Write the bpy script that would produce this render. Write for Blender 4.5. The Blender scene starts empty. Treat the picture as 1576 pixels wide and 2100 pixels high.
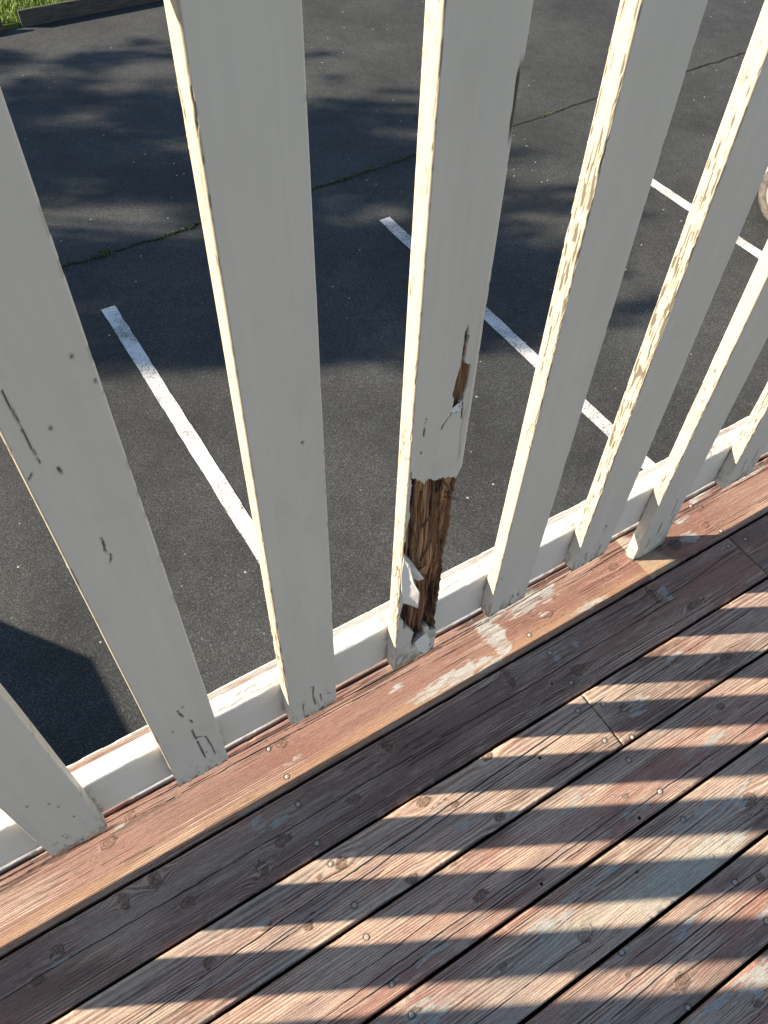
import bpy, bmesh, math, random
import numpy as np
from mathutils import Matrix, Vector

# ------------------------------------------------------------------ camera, sky, sun
scene = bpy.context.scene
COL = scene.collection
F_PX, YAW, PITCH, ROLL = 1644.74, 0.583318, 0.906374, 0.041210
CAM = Vector((-0.460088, -0.632574, 1.666465))
fwd = Vector((math.sin(YAW)*math.cos(PITCH), math.cos(YAW)*math.cos(PITCH), -math.sin(PITCH)))
rgt = Vector((math.cos(YAW), -math.sin(YAW), 0)); up = rgt.cross(fwd)
r2 = rgt*math.cos(ROLL) + up*math.sin(ROLL); u2 = -rgt*math.sin(ROLL) + up*math.cos(ROLL)
cd = bpy.data.cameras.new('camera'); cam = bpy.data.objects.new('camera', cd); COL.objects.link(cam)
cd.sensor_fit = 'HORIZONTAL'; cd.sensor_width = 36.0; cd.lens = 36.0*F_PX/1576.0
cd.clip_start = 0.02; cd.clip_end = 2000
M = Matrix((r2, u2, -fwd)).transposed().to_4x4(); M.translation = CAM
cam.matrix_world = M
scene.camera = cam

SUN_EL = math.radians(26.7)
SUN_H = Vector((-0.8854, 0.4648, 0))                 # horizontal direction towards the sun
sun_dir = (SUN_H*math.cos(SUN_EL) + Vector((0, 0, math.sin(SUN_EL)))).normalized()
world = bpy.data.worlds.new('World'); scene.world = world; world.use_nodes = True
wn = world.node_tree; wn.nodes.clear()
sky = wn.nodes.new('ShaderNodeTexSky'); sky.sky_type = 'NISHITA'; sky.sun_disc = False
sky.sun_elevation = SUN_EL; sky.sun_rotation = math.atan2(SUN_H.x, SUN_H.y)
sky.air_density = 1.0; sky.dust_density = 0.2; sky.ozone_density = 1.5
bg = wn.nodes.new('ShaderNodeBackground'); bg.inputs['Strength'].default_value = 0.073
wo = wn.nodes.new('ShaderNodeOutputWorld')
wn.links.new(sky.outputs[0], bg.inputs[0]); wn.links.new(bg.outputs[0], wo.inputs[0])
sl = bpy.data.lights.new('sun', 'SUN'); sl.energy = 5.0; sl.angle = math.radians(0.53); sl.color = (1.0, 0.88, 0.72)
so = bpy.data.objects.new('sun', sl); COL.objects.link(so)
so.rotation_euler = sun_dir.to_track_quat('Z', 'Y').to_euler()
so.location = (-8, 5, 8)
vs = scene.view_settings
vs.view_transform = 'Standard'; vs.look = 'None'; vs.exposure = 1.45; vs.gamma = 1.0; vs.use_curve_mapping = False
scene.cycles.max_bounces = 8; scene.cycles.diffuse_bounces = 5

G = -2.63                                            # height of the parking lot under the deck (deck top = 0)
rnd = random.Random(7)

# ------------------------------------------------------------------ helpers
def _h(ix, iy, seed):
    h = (ix.astype(np.int64)*374761393 + iy.astype(np.int64)*668265263 + seed*1274126177) & 0xFFFFFFFF
    h = ((h ^ (h >> 13))*1274126177) & 0xFFFFFFFF
    h = ((h ^ (h >> 16))*2246822519) & 0xFFFFFFFF
    return ((h ^ (h >> 15)) & 0xFFFFFF)/float(0xFFFFFF)
def vn(x, y, seed=0):
    ix = np.floor(x); iy = np.floor(y); fx = x-ix; fy = y-iy
    fx = fx*fx*fx*(fx*(fx*6-15)+10); fy = fy*fy*fy*(fy*(fy*6-15)+10)
    a = _h(ix, iy, seed); b = _h(ix+1, iy, seed); c = _h(ix, iy+1, seed); d = _h(ix+1, iy+1, seed)
    return (a*(1-fx)+b*fx)*(1-fy) + (c*(1-fx)+d*fx)*fy
def fbm(x, y, seed=0, o=3, g=.5):
    s = 0; a = 1; t = 0
    for i in range(o):
        s = s + a*vn(x*2**i + 17.3*i, y*2**i + 5.1*i, seed+i*31); t += a; a *= g
    return s/t
def sst(a, b, x):
    t = np.clip((x-a)/(b-a), 0, 1); return t*t*(3-2*t)
def lerp(a, b, t):
    return a + (b-a)*t[..., None]
def C3(*c): return np.array(c, float)

def link(o, parent=None):
    COL.objects.link(o)
    if parent: o.parent = parent
    return o
def empty(name, loc=(0, 0, 0), parent=None):
    o = bpy.data.objects.new(name, None); o.location = loc; o.empty_display_size = .2
    return link(o, parent)
def tag(o, label=None, cat=None, group=None, kind=None):
    if label: o['label'] = label
    if cat: o['category'] = cat
    if group: o['group'] = group
    if kind: o['kind'] = kind
    return o
def mesh_np(name, V, F, mat, parent=None, col=None, loc=(0, 0, 0), smooth=True, extra=None):
    """V (n,3) float array, F (m,4) int quads, extra = list of further polygons"""
    me = bpy.data.meshes.new(name)
    F = np.asarray(F, np.int32); nq = len(F)
    ex = extra or []
    loops = np.concatenate([F.ravel()] + [np.asarray(e, np.int32) for e in ex]) if ex else F.ravel()
    sizes = np.concatenate([np.full(nq, F.shape[1] if nq else 4, np.int32), np.array([len(e) for e in ex], np.int32)])
    starts = np.concatenate([[0], np.cumsum(sizes)[:-1]]).astype(np.int32)
    me.vertices.add(len(V)); me.vertices.foreach_set('co', np.asarray(V, np.float32).ravel())
    me.loops.add(len(loops)); me.loops.foreach_set('vertex_index', loops.astype(np.int32))
    me.polygons.add(len(sizes)); me.polygons.foreach_set('loop_start', starts)
    try: me.polygons.foreach_set('loop_total', sizes)
    except Exception: pass
    me.polygons.foreach_set('use_smooth', np.full(len(sizes), smooth))
    if col is not None:
        a = me.color_attributes.new('Col', 'FLOAT_COLOR', 'POINT')
        c = np.ones((len(V), 4), np.float32); c[:, :3] = col; a.data.foreach_set('color', c.ravel())
    me.update(calc_edges=True); me.validate()
    me.materials.append(mat)
    o = bpy.data.objects.new(name, me); o.location = loc
    return link(o, parent)
def mesh_py(name, verts, faces, mat, parent=None, loc=(0, 0, 0), smooth=False, bevel=0):
    me = bpy.data.meshes.new(name); me.from_pydata([tuple(v) for v in verts], [], faces)
    bm = bmesh.new(); bm.from_mesh(me); bmesh.ops.recalc_face_normals(bm, faces=bm.faces)
    if bevel: bmesh.ops.bevel(bm, geom=list(bm.edges), offset=bevel, segments=2, affect='EDGES', profile=.5)
    bm.to_mesh(me); bm.free()
    if smooth: me.polygons.foreach_set('use_smooth', [True]*len(me.polygons))
    me.materials.append(mat); me.update()
    o = bpy.data.objects.new(name, me); o.location = loc
    return link(o, parent)
def box(name, x0, x1, y0, y1, z0, z1, mat, parent=None, bevel=.003, loc=(0, 0, 0)):
    v = [(x0,y0,z0),(x1,y0,z0),(x1,y1,z0),(x0,y1,z0),(x0,y0,z1),(x1,y0,z1),(x1,y1,z1),(x0,y1,z1)]
    f = [(0,3,2,1),(4,5,6,7),(0,1,5,4),(1,2,6,5),(2,3,7,6),(3,0,4,7)]
    return mesh_py(name, v, f, mat, parent, loc, bevel=bevel)
def tube(pts, rads, n=8):
    V = []; Fc = []
    for i, (p, r) in enumerate(zip(pts, rads)):
        p = Vector(p); a = Vector(pts[max(i-1, 0)]); b = Vector(pts[min(i+1, len(pts)-1)])
        d = (b-a).normalized(); s = d.orthogonal().normalized(); t = d.cross(s)
        for k in range(n):
            an = 2*math.pi*k/n; V.append(p + s*r*math.cos(an) + t*r*math.sin(an))
    for i in range(len(pts)-1):
        for k in range(n):
            a = i*n+k; b = i*n+(k+1) % n; Fc.append((a, b, b+n, a+n))
    return V, Fc
def grid_quads(nu, nv, closed_u=False):
    """vertex index = v*nu+u"""
    u = np.arange(nu if closed_u else nu-1); v = np.arange(nv-1)
    U, Vv = np.meshgrid(u, v); U = U.ravel(); Vv = Vv.ravel(); U2 = (U+1) % nu
    return np.stack([Vv*nu+U, Vv*nu+U2, (Vv+1)*nu+U2, (Vv+1)*nu+U], 1)
def inpoly(x, z, poly):
    m = np.zeros(x.shape, bool); n = len(poly)
    for i in range(n):
        x1, z1 = poly[i]; x2, z2 = poly[(i+1) % n]
        c = ((z1 > z) != (z2 > z))
        m ^= c & (x < (x2-x1)*(z-z1)/((z2-z1) if z2 != z1 else 1e-9) + x1)
    return m
def blur(a, n):
    for _ in range(n):
        b = a.copy(); b[1:] += a[:-1]; b[:-1] += a[1:]; b[:, 1:] += a[:, :-1]; b[:, :-1] += a[:, 1:]
        a = b/5.0
    return a

# ------------------------------------------------------------------ materials
class NT:
    def __init__(s, name):
        s.m = bpy.data.materials.new(name); s.m.use_nodes = True
        s.t = s.m.node_tree; s.b = s.t.nodes['Principled BSDF']
    def n(s, typ, **kw):
        x = s.t.nodes.new('ShaderNode'+typ)
        for k, v in kw.items():
            if k in x.inputs: x.inputs[k].default_value = v
            else: setattr(x, k, v)
        return x
    def l(s, a, b): s.t.links.new(a, b)
    def coord(s, scale=(1, 1, 1)):
        c = s.n('TexCoord'); m = s.n('Mapping'); m.inputs['Scale'].default_value = scale
        s.l(c.outputs['Object'], m.inputs[0]); return m.outputs[0]
    def noise(s, vec, scale, detail=3, rough=.55):
        x = s.n('TexNoise'); x.inputs['Scale'].default_value = scale; x.inputs['Detail'].default_value = detail
        x.inputs['Roughness'].default_value = rough; s.l(vec, x.inputs['Vector']); return x.outputs['Fac']
    def ramp(s, fac, stops):
        r = s.n('ValToRGB'); e = r.color_ramp.elements
        while len(e) < len(stops): e.new(.5)
        for el, (p, c) in zip(e, stops):
            el.position = p; el.color = (c[0], c[1], c[2], 1) if isinstance(c, tuple) else (c, c, c, 1)
        s.l(fac, r.inputs[0]); return r.outputs[0]
    def mix(s, fac, a, b, mode='MIX'):
        x = s.n('MixRGB', blend_type=mode)
        for i, v in zip((0, 1, 2), (fac, a, b)):
            if isinstance(v, (int, float)): x.inputs[i].default_value = v
            elif isinstance(v, tuple): x.inputs[i].default_value = v + (1,)
            else: s.l(v, x.inputs[i])
        return x.outputs[0]
    def bump(s, h, strength, dist):
        x = s.n('Bump'); x.inputs['Strength'].default_value = strength; x.inputs['Distance'].default_value = dist
        s.l(h, x.inputs['Height']); s.l(x.outputs[0], s.b.inputs['Normal'])
    def fin(s, color=None, rough=.7, spec=.3, metal=0):
        if color is not None:
            if isinstance(color, tuple): s.b.inputs['Base Color'].default_value = color + (1,)
            else: s.l(color, s.b.inputs['Base Color'])
        if isinstance(rough, (int, float)): s.b.inputs['Roughness'].default_value = rough
        else: s.l(rough, s.b.inputs['Roughness'])
        s.b.inputs['Specular IOR Level'].default_value = spec; s.b.inputs['Metallic'].default_value = metal
        return s.m
def m_wood():
    s = NT('weathered_deck_wood'); a = s.n('Attribute', attribute_name='Col')
    v = s.coord((55, 560, 560)); f = s.noise(v, 1.0, 4, .7)
    w = s.coord((1, 1, 1)); g = s.noise(w, 420, 3, .7)
    c = s.mix(.55, a.outputs['Color'], s.ramp(f, [(.28, .25), (.5, .95), (.72, 1.25)]), 'MULTIPLY')
    c = s.mix(.6, c, s.ramp(g, [(.32, .45), (.5, 1.0), (.68, 1.3)]), 'MULTIPLY')
    s.bump(s.mix(.5, f, g), .5, .0014)
    return s.fin(c, .82, .22)
def m_paint():
    s = NT('old_cream_house_paint'); a = s.n('Attribute', attribute_name='Col')
    v = s.coord((60, 60, 14)); f = s.noise(v, 1.0, 3); w = s.coord(); g = s.noise(w, 5, 4)
    c = s.mix(.12, a.outputs['Color'], s.ramp(g, [(.3, .6), (.65, 1.0)]), 'MULTIPLY')
    s.bump(f, .10, .002)
    return s.fin(c, s.ramp(g, [(.2, .42), (.8, .6)]), .35)
def m_rot():
    s = NT('rotten_wood'); v = s.coord((500, 500, 22)); f = s.noise(v, 1.0, 4, .6)
    c = s.ramp(f, [(.3, (.03, .018, .012)), (.5, (.13, .07, .035)), (.72, (.30, .19, .10))])
    s.bump(f, .6, .002); return s.fin(c, .85, .2)
def m_asphalt():
    s = NT('asphalt'); v = s.coord(); a = s.noise(v, 95, 4, .7); b = s.noise(v, .9, 5, .6); d = s.noise(v, 9, 3)
    vo = s.n('TexVoronoi', feature='F1'); vo.inputs['Scale'].default_value = 120; s.l(v, vo.inputs['Vector'])
    c = s.ramp(a, [(.30, (.018, .0188, .0188)), (.52, (.050, .0515, .0495)), (.70, (.112, .113, .106)), (.82, (.23, .228, .21))])
    c = s.mix(.75, c, s.ramp(vo.outputs['Color'], [(.1, .45), (.75, 1.0), (.97, 1.9)]), 'MULTIPLY')
    c = s.mix(.8, c, s.ramp(b, [(.32, .58), (.5, .95), (.68, 1.32)]), 'MULTIPLY')
    c = s.mix(.5, c, s.ramp(d, [(.3, .75), (.6, 1.1)]), 'MULTIPLY')
    sp = s.n('TexVoronoi', feature='F1'); sp.inputs['Scale'].default_value = 9; s.l(v, sp.inputs['Vector'])
    k = s.ramp(sp.outputs['Distance'], [(.0, 1.0), (.055, 1.0), (.085, 0.0)])
    sel = s.ramp(sp.outputs['Color'], [(.62, 0.0), (.68, 1.0)])
    c = s.mix(s.mix(1.0, k, sel, 'MULTIPLY'), c, (.42, .41, .38))
    s.bump(a, .55, .006)
    return s.fin(c, .85, .3)
def m_line():
    s = NT('worn_road_paint'); v = s.coord(); a = s.noise(v, 70, 4, .7); b = s.noise(v, 4, 3)
    m = s.ramp(s.mix(.35, a, b), [(.40, 0.0), (.50, 1.0)])
    c = s.mix(m, (.17, .165, .155), s.ramp(b, [(.3, (.54, .53, .50)), (.7, (.68, .67, .635))]))
    s.bump(a, .4, .003); return s.fin(c, .75, .3)
def m_simple(name, c0, c1, scale=20, rough=.7, spec=.3, metal=0, bump=0, stretch=(1, 1, 1), lo=.35, hi=.65):
    s = NT(name); v = s.coord(stretch); f = s.noise(v, scale, 4, .6)
    c = s.ramp(f, [(lo, c0), (hi, c1)])
    if bump: s.bump(f, .5, bump)
    return s.fin(c, rough, spec, metal)
WOOD = m_wood(); PAINT = m_paint(); ROT = m_rot(); ASPHALT = m_asphalt(); LINE = m_line()
NAIL = m_simple('galvanised_nail', (.26, .24, .21), (.46, .42, .36), 400, .7, .3, .15)
JOIST = m_simple('joist_lumber', (.06, .045, .035), (.11, .08, .06), 12, .9, .2, stretch=(1, 12, 12))
TIMBER = m_simple('grey_edging_timber', (.05, .045, .04), (.11, .095, .08), 14, .9, .2, bump=.004, stretch=(.3, 4, 4))
GRASSG = m_simple('lawn_soil', (.05, .07, .02), (.12, .15, .04), 8, .95, .1)
BLADE = m_simple('grass_blade', (.10, .17, .025), (.26, .33, .06), 6, .6, .3)
MOSS = m_simple('weed_leaf', (.04, .065, .02), (.10, .135, .04), 18, .7, .3)
CRACKM = m_simple('crack_dirt', (.012, .011, .010), (.035, .030, .022), 30, .95, .1)
LEAF = m_simple('tree_leaf', (.04, .09, .02), (.09, .15, .04), 3, .6, .3)
BARK = m_simple('tree_bark', (.06, .045, .035), (.14, .11, .085), 12, .95, .1, bump=.02, stretch=(1, 1, .25))
RUBBER = m_simple('dusty_tyre_rubber', (.06, .055, .05), (.15, .13, .11), 16, .9, .2)
ALLOY = m_simple('wheel_alloy', (.50, .50, .49), (.66, .66, .65), 8, .35, .5, .6)
CARP = m_simple('car_paint', (.16, .17, .18), (.20, .21, .22), 3, .25, .5, .3)
GLASS = m_simple('car_glass', (.02, .022, .025), (.035, .04, .042), 2, .08, .5)
TRIM = m_simple('black_trim', (.02, .02, .02), (.035, .035, .035), 9, .6, .3)
LAMP = m_simple('lamp_lens', (.45, .06, .05), (.6, .1, .08), 5, .2, .5)

# ------------------------------------------------------------------ parking lot, lawn
lot = box('parking_lot', -150, 150, -60, 11.10, G-.3, G, ASPHALT, None, bevel=0)
tag(lot, 'dark asphalt parking lot below the deck', kind='structure')
lawn = box('lawn', -150, 150, 11.10, 400, G-.3, G+.05, GRASSG, None, bevel=0)
tag(lawn, 'green lawn beyond the edge of the parking lot', kind='structure')
def paint_line(xc, y0, y1, seed):
    ys = np.arange(y0, y1+.001, .02); w = .116
    l = xc-w/2+.010*(fbm(ys*9, ys*0+seed, seed)-.5); r = xc+w/2+.010*(fbm(ys*9, ys*0+seed+9, seed+5)-.5)
    V = np.concatenate([np.stack([l, ys, ys*0+G+.004], 1), np.stack([r, ys, ys*0+G+.004], 1)])
    n = len(ys); i = np.arange(n-1); Fq = np.stack([i, i+n, i+n+1, i+1], 1)
    o = mesh_np('parking_line', V, Fq, LINE, lot, smooth=False)
    return o
for i, xc in enumerate((-2.18, .535, 3.255, 5.985, 8.71)): paint_line(xc, -.4, 5.20, 3+i)
# crack with weeds running across the lot
cx = np.arange(-.5, 12, .02)
cy = 5.94 + .024*(cx-.4) + .05*(fbm(cx*.9, cx*0, 2)-.5) + .05*(fbm(cx*7, cx*0, 4)-.5)
cw = .006 + .012*fbm(cx*5, cx*0, 8)
V = np.concatenate([np.stack([cx, cy-cw, cx*0+G+.003], 1), np.stack([cx, cy+cw, cx*0+G+.003], 1)])
n = len(cx); i = np.arange(n-1)
crack = mesh_np('asphalt_crack', V, np.stack([i, i+1, i+n+1, i+n], 1), CRACKM, lot, smooth=False)
def blades(name, pts, hmin, hmax, wid, mat, seed, lean=.6):
    rr = random.Random(seed); V = []; Fc = []
    for (x, y, z, sc) in pts:
        a = rr.uniform(0, 6.283); h = rr.uniform(hmin, hmax)*sc; w = wid*rr.uniform(.6, 1.3)
        dx, dy = math.cos(a), math.sin(a); b = rr.uniform(0, 6.283); le = rr.uniform(.1, lean)*h
        ex, ey = math.cos(b)*le, math.sin(b)*le; k = len(V)
        V += [(x-dx*w, y-dy*w, z), (x+dx*w, y+dy*w, z), (x+ex*.45+dx*w*.8, y+ey*.45+dy*w*.8, z+h*.6), (x+ex*.45-dx*w*.8, y+ey*.45-dy*w*.8, z+h*.6), (x+ex, y+ey, z+h)]
        Fc += [(k, k+1, k+2, k+3), (k+3, k+2, k+4)]
    return mesh_py(name, V, Fc, mat)
pts = []
for j in range(3000):
    x = rnd.uniform(.2, 6.1); dens = float(fbm(np.array([x*2.1]), np.array([3.3]), 12)[0])
    thin = 1.0 if x < 4.6 else (.55 if x > 5.2 else .2)
    if .4 < x < 1.0: thin = 1.3
    if rnd.random() > max(0, (dens-.34))*2.6*thin: continue
    y = float(np.interp(x, cx, cy)) + rnd.gauss(0, .012)
    pts.append((x, y, G+.003, .5+dens*.8))
for j in range(90): pts.append((.76+rnd.gauss(0, .05), 5.95+rnd.gauss(0, .03), G+.003, 1.3))
w = blades('crack_weeds', pts, .008, .024, .0055, MOSS, 5, 1.2)
tag(w, 'low green weeds growing along the crack in the asphalt', 'weeds', kind='stuff')
pts = [(rnd.uniform(-.6, 7), 11.13+abs(rnd.gauss(0, .9)), G+.05, 1) for j in range(16000)]
gr = blades('lawn_grass', pts, .04, .10, .006, BLADE, 8, .9)
tag(gr, 'sunlit lawn grass behind the timber edging', 'grass', kind='stuff')
for x0, x1, lab in ((-1.3, 1.30, 'grey timber edging piece at the lawn, cut off by the left picture edge'),
                    (1.52, 4.1, 'long grey timber edging in front of the lawn, upper left corner'),
                    (4.13, 6.7, 'grey timber edging piece at the lawn, hidden behind the balusters')):
    e = box('edging_timber', 0, x1-x0, -.02, .025, 0, .19, TIMBER, None, bevel=.008, loc=(x0, 11.08, G))
    e.rotation_euler = (0, 0, rnd.uniform(-.01, .012)); tag(e, lab, 'edging', 'timber edging along the lawn')

# ------------------------------------------------------------------ deck
BW = .1374; PIT = .1445
deck = empty('deck'); tag(deck, 'weathered red stained wooden deck of long planks', kind='structure')
def ycen(k): return -.0666 + .07225 - k*PIT
STAIN = C3(.300, .165, .126); BROWN = C3(.195, .128, .102); PALE = C3(.51, .395, .30); GREY = C3(.315, .262, .222)
DARK = C3(.030, .022, .018); WPAINT = C3(.36, .36, .33); GOLD = C3(.42, .265, .145); TAN = C3(.46, .33, .21)
def deck_board(k, x0, x1, f0, f1, knots=(), cracks=(), paint=(), red=.5, worn=.5, per=.0048, amp=.00040, hw=BW, ct=1.0, holes=(), nails=(), special=None, dx=.003, dy=.00095):
    xs = np.unique(np.concatenate([np.arange(x0, max(f0, x0), .04), np.arange(max(f0, x0), min(f1, x1), dx), np.arange(min(f1, x1), x1, .04), [x1]]))
    ny = int(hw/dy); ys = np.linspace(-hw/2, hw/2, ny)
    ys = np.unique(np.concatenate([ys, -hw/2+np.array([.0003, .0006, .0014]), hw/2-np.array([.0003, .0006, .0014])]))
    X, Y = np.meshgrid(xs, ys); sd = 100+k*57+int(x0*10)
    v = Y + .012*(fbm(X*.6, Y*3, sd, 2)-.5) + .0014*(fbm(X*3.0, Y*16, sd+3, 3)-.5)
    kn = np.zeros_like(X); kr = np.zeros_like(X); kin = np.zeros_like(X)
    for (kx, ky, rx, ry) in knots:
        d = np.sqrt(((X-kx)/rx)**2 + ((Y-ky)/ry)**2); dl = np.sqrt(((X-kx)/(rx*2.6))**2 + ((Y-ky)/(ry*1.7))**2)
        v = v - (Y-ky)*np.exp(-dl**2*.9)*.80
        jag = d*(1+.35*(vn(X*160, Y*160, sd+9)-.5))
        kin = np.maximum(kin, 1-sst(.85, 1.1, jag)); kr = np.where(d < 1.35, jag+.25*(fbm(X*120, Y*120, sd+10, 2)-.5), kr)
        kn = np.maximum(kn, np.exp(-((jag-1.0)/.16)**2))
    ph = v/per*(1+.25*np.sin(Y*31+k)) + .35*(fbm(X*7, Y*90, sd+5, 2)-.5)
    rg = .5+.5*np.cos(2*math.pi*ph); rg = np.clip((rg**1.6)*.62 + .55*vn(ph*2.3+40, X*1.3, sd+6) - .08 + .12*(fbm(X*14, Y*700, sd+7, 2)-.5), 0, 1)
    rg2 = .5+.5*np.cos(2*math.pi*kr*3.2)
    rg = rg*(1-kin) + rg2*kin
    fib = fbm(X*26, Y*520, sd+11, 3); fib2 = fbm(X*30, Y*260, sd+13, 2)
    # wear: stain worn off on ridges and in patches
    pat = fbm(X*3.2, Y*17, sd+21, 4); pat2 = fbm(X*9, Y*60, sd+23, 3)
    wm = sst(.42, .66, pat*.62 + pat2*.25 + rg*.22 + (worn-.5)*.55)
    gm = sst(.45, .65, fbm(X*1.7, Y*9, sd+27, 3) + (.5-red)*.3)
    base = lerp(STAIN[None, None]*np.ones(X.shape+(3,)), BROWN, np.clip(gm, 0, 1))
    pale_wood = lerp(PALE[None, None]*np.ones(X.shape+(3,)), GREY, sst(.4, .7, fbm(X*4, Y*25, sd+29, 3)))
    c = lerp(base, pale_wood, wm*(.40+.60*rg))
    c = c*(1+ct*(-.52+.46*rg+.50*fib))[..., None]*1.10
    fk = sst(.50, .60, fbm(X*20, Y*430, sd+15, 2)*.75+.25*rg)*sst(.40, .56, fbm(X*5, Y*26, sd+17, 3)+(worn-.5)*.25); c = lerp(c, lerp(PALE*np.ones(c.shape), GREY*1.25, vn(X*3, Y*20, sd+19)), fk*.65)
    h = .00022*fk + amp*(rg-.5)*(.4+.9*pat) + .00035*(fib-.5) + .00025*(fib2-.5) - .0004*kn
    h = h + .0006*kin + .0005*rg2*np.exp(-((kr-.9)/.35)**2)*(kr > 0)
    halo = np.exp(-((kr-1.12)/.20)**2)*(kr > 0); c = lerp(c, PALE*.95, halo*rg2*.55)
    c = lerp(c, C3(.13, .075, .05), kin*(.55+.30*(1-rg2)))
    c = lerp(c, DARK, np.clip(kn*.7, 0, 1)*sst(.45, .62, fbm(X*90, Y*90, sd+31, 2)))
    # fine drying checks along the grain
    chk = fbm(X*5, Y*330 + 8*v*60, sd+33, 2); chm = sst(.735, .80, chk)*sst(.42, .60, fbm(X*4, Y*30, sd+35, 2))
    h = h - .0012*chm; c = lerp(c, DARK, chm*.85)
    for (xa, xb, ya, yb, wd) in cracks:
        t = np.clip((X-xa)/(xb-xa), 0, 1); yy = ya+(yb-ya)*t + .010*(fbm(X*4, X*0+ya*90, sd+41, 3)-.5) + .002*(fbm(X*40, X*0, sd+43, 2)-.5)
        on = sst(xa-.01, xa+.03, X)*(1-sst(xb-.03, xb+.01, X)); ww = wd*.66*(.35+1.1*fbm(X*9, X*0+3, sd+45, 2))
        g = np.exp(-((Y-yy)/ww)**2)*on
        h = h - .0040*g; c = lerp(c, DARK*.5, np.clip(g*1.5, 0, 1))
        g2 = np.exp(-((Y-yy-.003)/(ww*2.5))**2)*on*sst(.45, .6, fbm(X*12, Y*100, sd+47, 2)); c = lerp(c, GREY*1.35, g2*.75)
    for (px, py, rx, ry, st) in paint:
        d = ((X-px)/rx)**2 + ((Y-py)/ry)**2
        m = sst(.02, .07, st*.62 - .50*d + 1.15*(fbm(X*34, Y*230, sd+51, 4)-.5) + .25*(fbm(X*9, Y*40, sd+52, 2)-.5) - .12)
        c = lerp(c, WPAINT*(1.14 if k == 0 else 1.)*(.85+.3*fib2)[..., None], m*.93); h = h + .0003*m*(1-.4*rg)
    # small leftover flecks of paint
    fl = sst(.725, .76, fbm(X*22, Y*150, sd+61, 3))*sst(.45, .62, fbm(X*2.6, Y*12, sd+63, 2)); c = lerp(c, WPAINT, fl*.45*(worn+.15))
    for (px, py, r) in holes:
        d = np.hypot(X-px, Y-py); g = 1-sst(r*.75, r, d); h = h-.004*g; c = lerp(c, DARK*.4, g); c = lerp(c, PALE, np.exp(-((d-r*1.3)/(r*.3))**2)*.5)
    for (px, py) in nails:
        d = np.hypot(X-px, Y-py); g = np.exp(-((d-.0058)/.0016)**2); c = lerp(c, DARK, g*.75); h = h-.0006*(1-sst(.005, .0075, d))
    if special is not None: c, h = special(X, Y, c, h, rg, fib, sd)
    # rounded long edges and grime in them
    e = hw/2-np.abs(Y); R = .0042; ee = np.clip(R-e, 0, R)
    h = h - (R-np.sqrt(np.maximum(R*R-ee*ee, 0)))*(1+.25*(vn(X*50, np.sign(Y)*3+0*X, sd+71)-.5))
    chip = sst(.64, .70, fbm(X*26, np.sign(Y)*5+0*X, sd+73, 3))*np.exp(-e/.004); h = h-.0030*chip; c = lerp(c, PALE, chip*.6)
    exx = np.minimum(X-x0, x1-X); R2 = .002; e2 = np.clip(R2-exx, 0, R2); h = h-(R2-np.sqrt(np.maximum(R2*R2-e2*e2, 0)))
    nx, nyy = len(xs), len(ys)
    top = np.stack([X.ravel(), Y.ravel(), h.ravel()], 1); cc = c.reshape(-1, 3)
    Fq = grid_quads(nx, nyy)
    idx = np.arange(nx*nyy).reshape(nyy, nx)
    loop = np.concatenate([idx[0, :], idx[1:, -1], idx[-1, -2::-1], idx[-2:0:-1, 0]])
    nb = len(top); low = top[loop].copy(); low[:, 2] = -.035; m = len(loop); j = np.arange(m)
    Fs = np.stack([loop[j], nb+j, nb+(j+1) % m, loop[(j+1) % m]], 1)
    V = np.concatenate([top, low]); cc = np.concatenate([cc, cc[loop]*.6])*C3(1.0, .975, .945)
    o = mesh_np('deck_board', V, np.concatenate([Fq, Fs]), WOOD, deck, np.clip(cc, 0, 1), loc=(0, ycen(k), 0), extra=[list(range(nb+m-1, nb-1, -1))])
    for (px, py) in nails: add_nail(o, px, py)
    return o
_nail = None
def add_nail(o, x, y):
    global _nail
    if _nail is None:
        V = [(0, 0, .0004)]; Fc = []; N = 12
        for r, z in ((.0038, .00035), (.0049, .0001), (.0050, -.003)):
            for q in range(N): V.append((r*math.cos(q*2*math.pi/N), r*math.sin(q*2*math.pi/N), z))
        for q in range(N): Fc.append((0, 1+q, 1+(q+1) % N))
        for L in (0, 1):
            for q in range(N): Fc.append((1+L*N+q, 1+(L+1)*N+q, 1+(L+1)*N+(q+1) % N, 1+L*N+(q+1) % N))
        n = mesh_py('nail', V, Fc, NAIL, o, smooth=True); _nail = n
    else:
        n = bpy.data.objects.new('nail', _nail.data); link(n, o)
    n.location = (x, y, rnd.uniform(.0000, .0005)); n.rotation_euler = (rnd.uniform(-.09, .09), rnd.uniform(-.09, .09), rnd.uniform(0, 6)); n.scale = (rnd.uniform(.78, .95),)*2+(1,)

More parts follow.
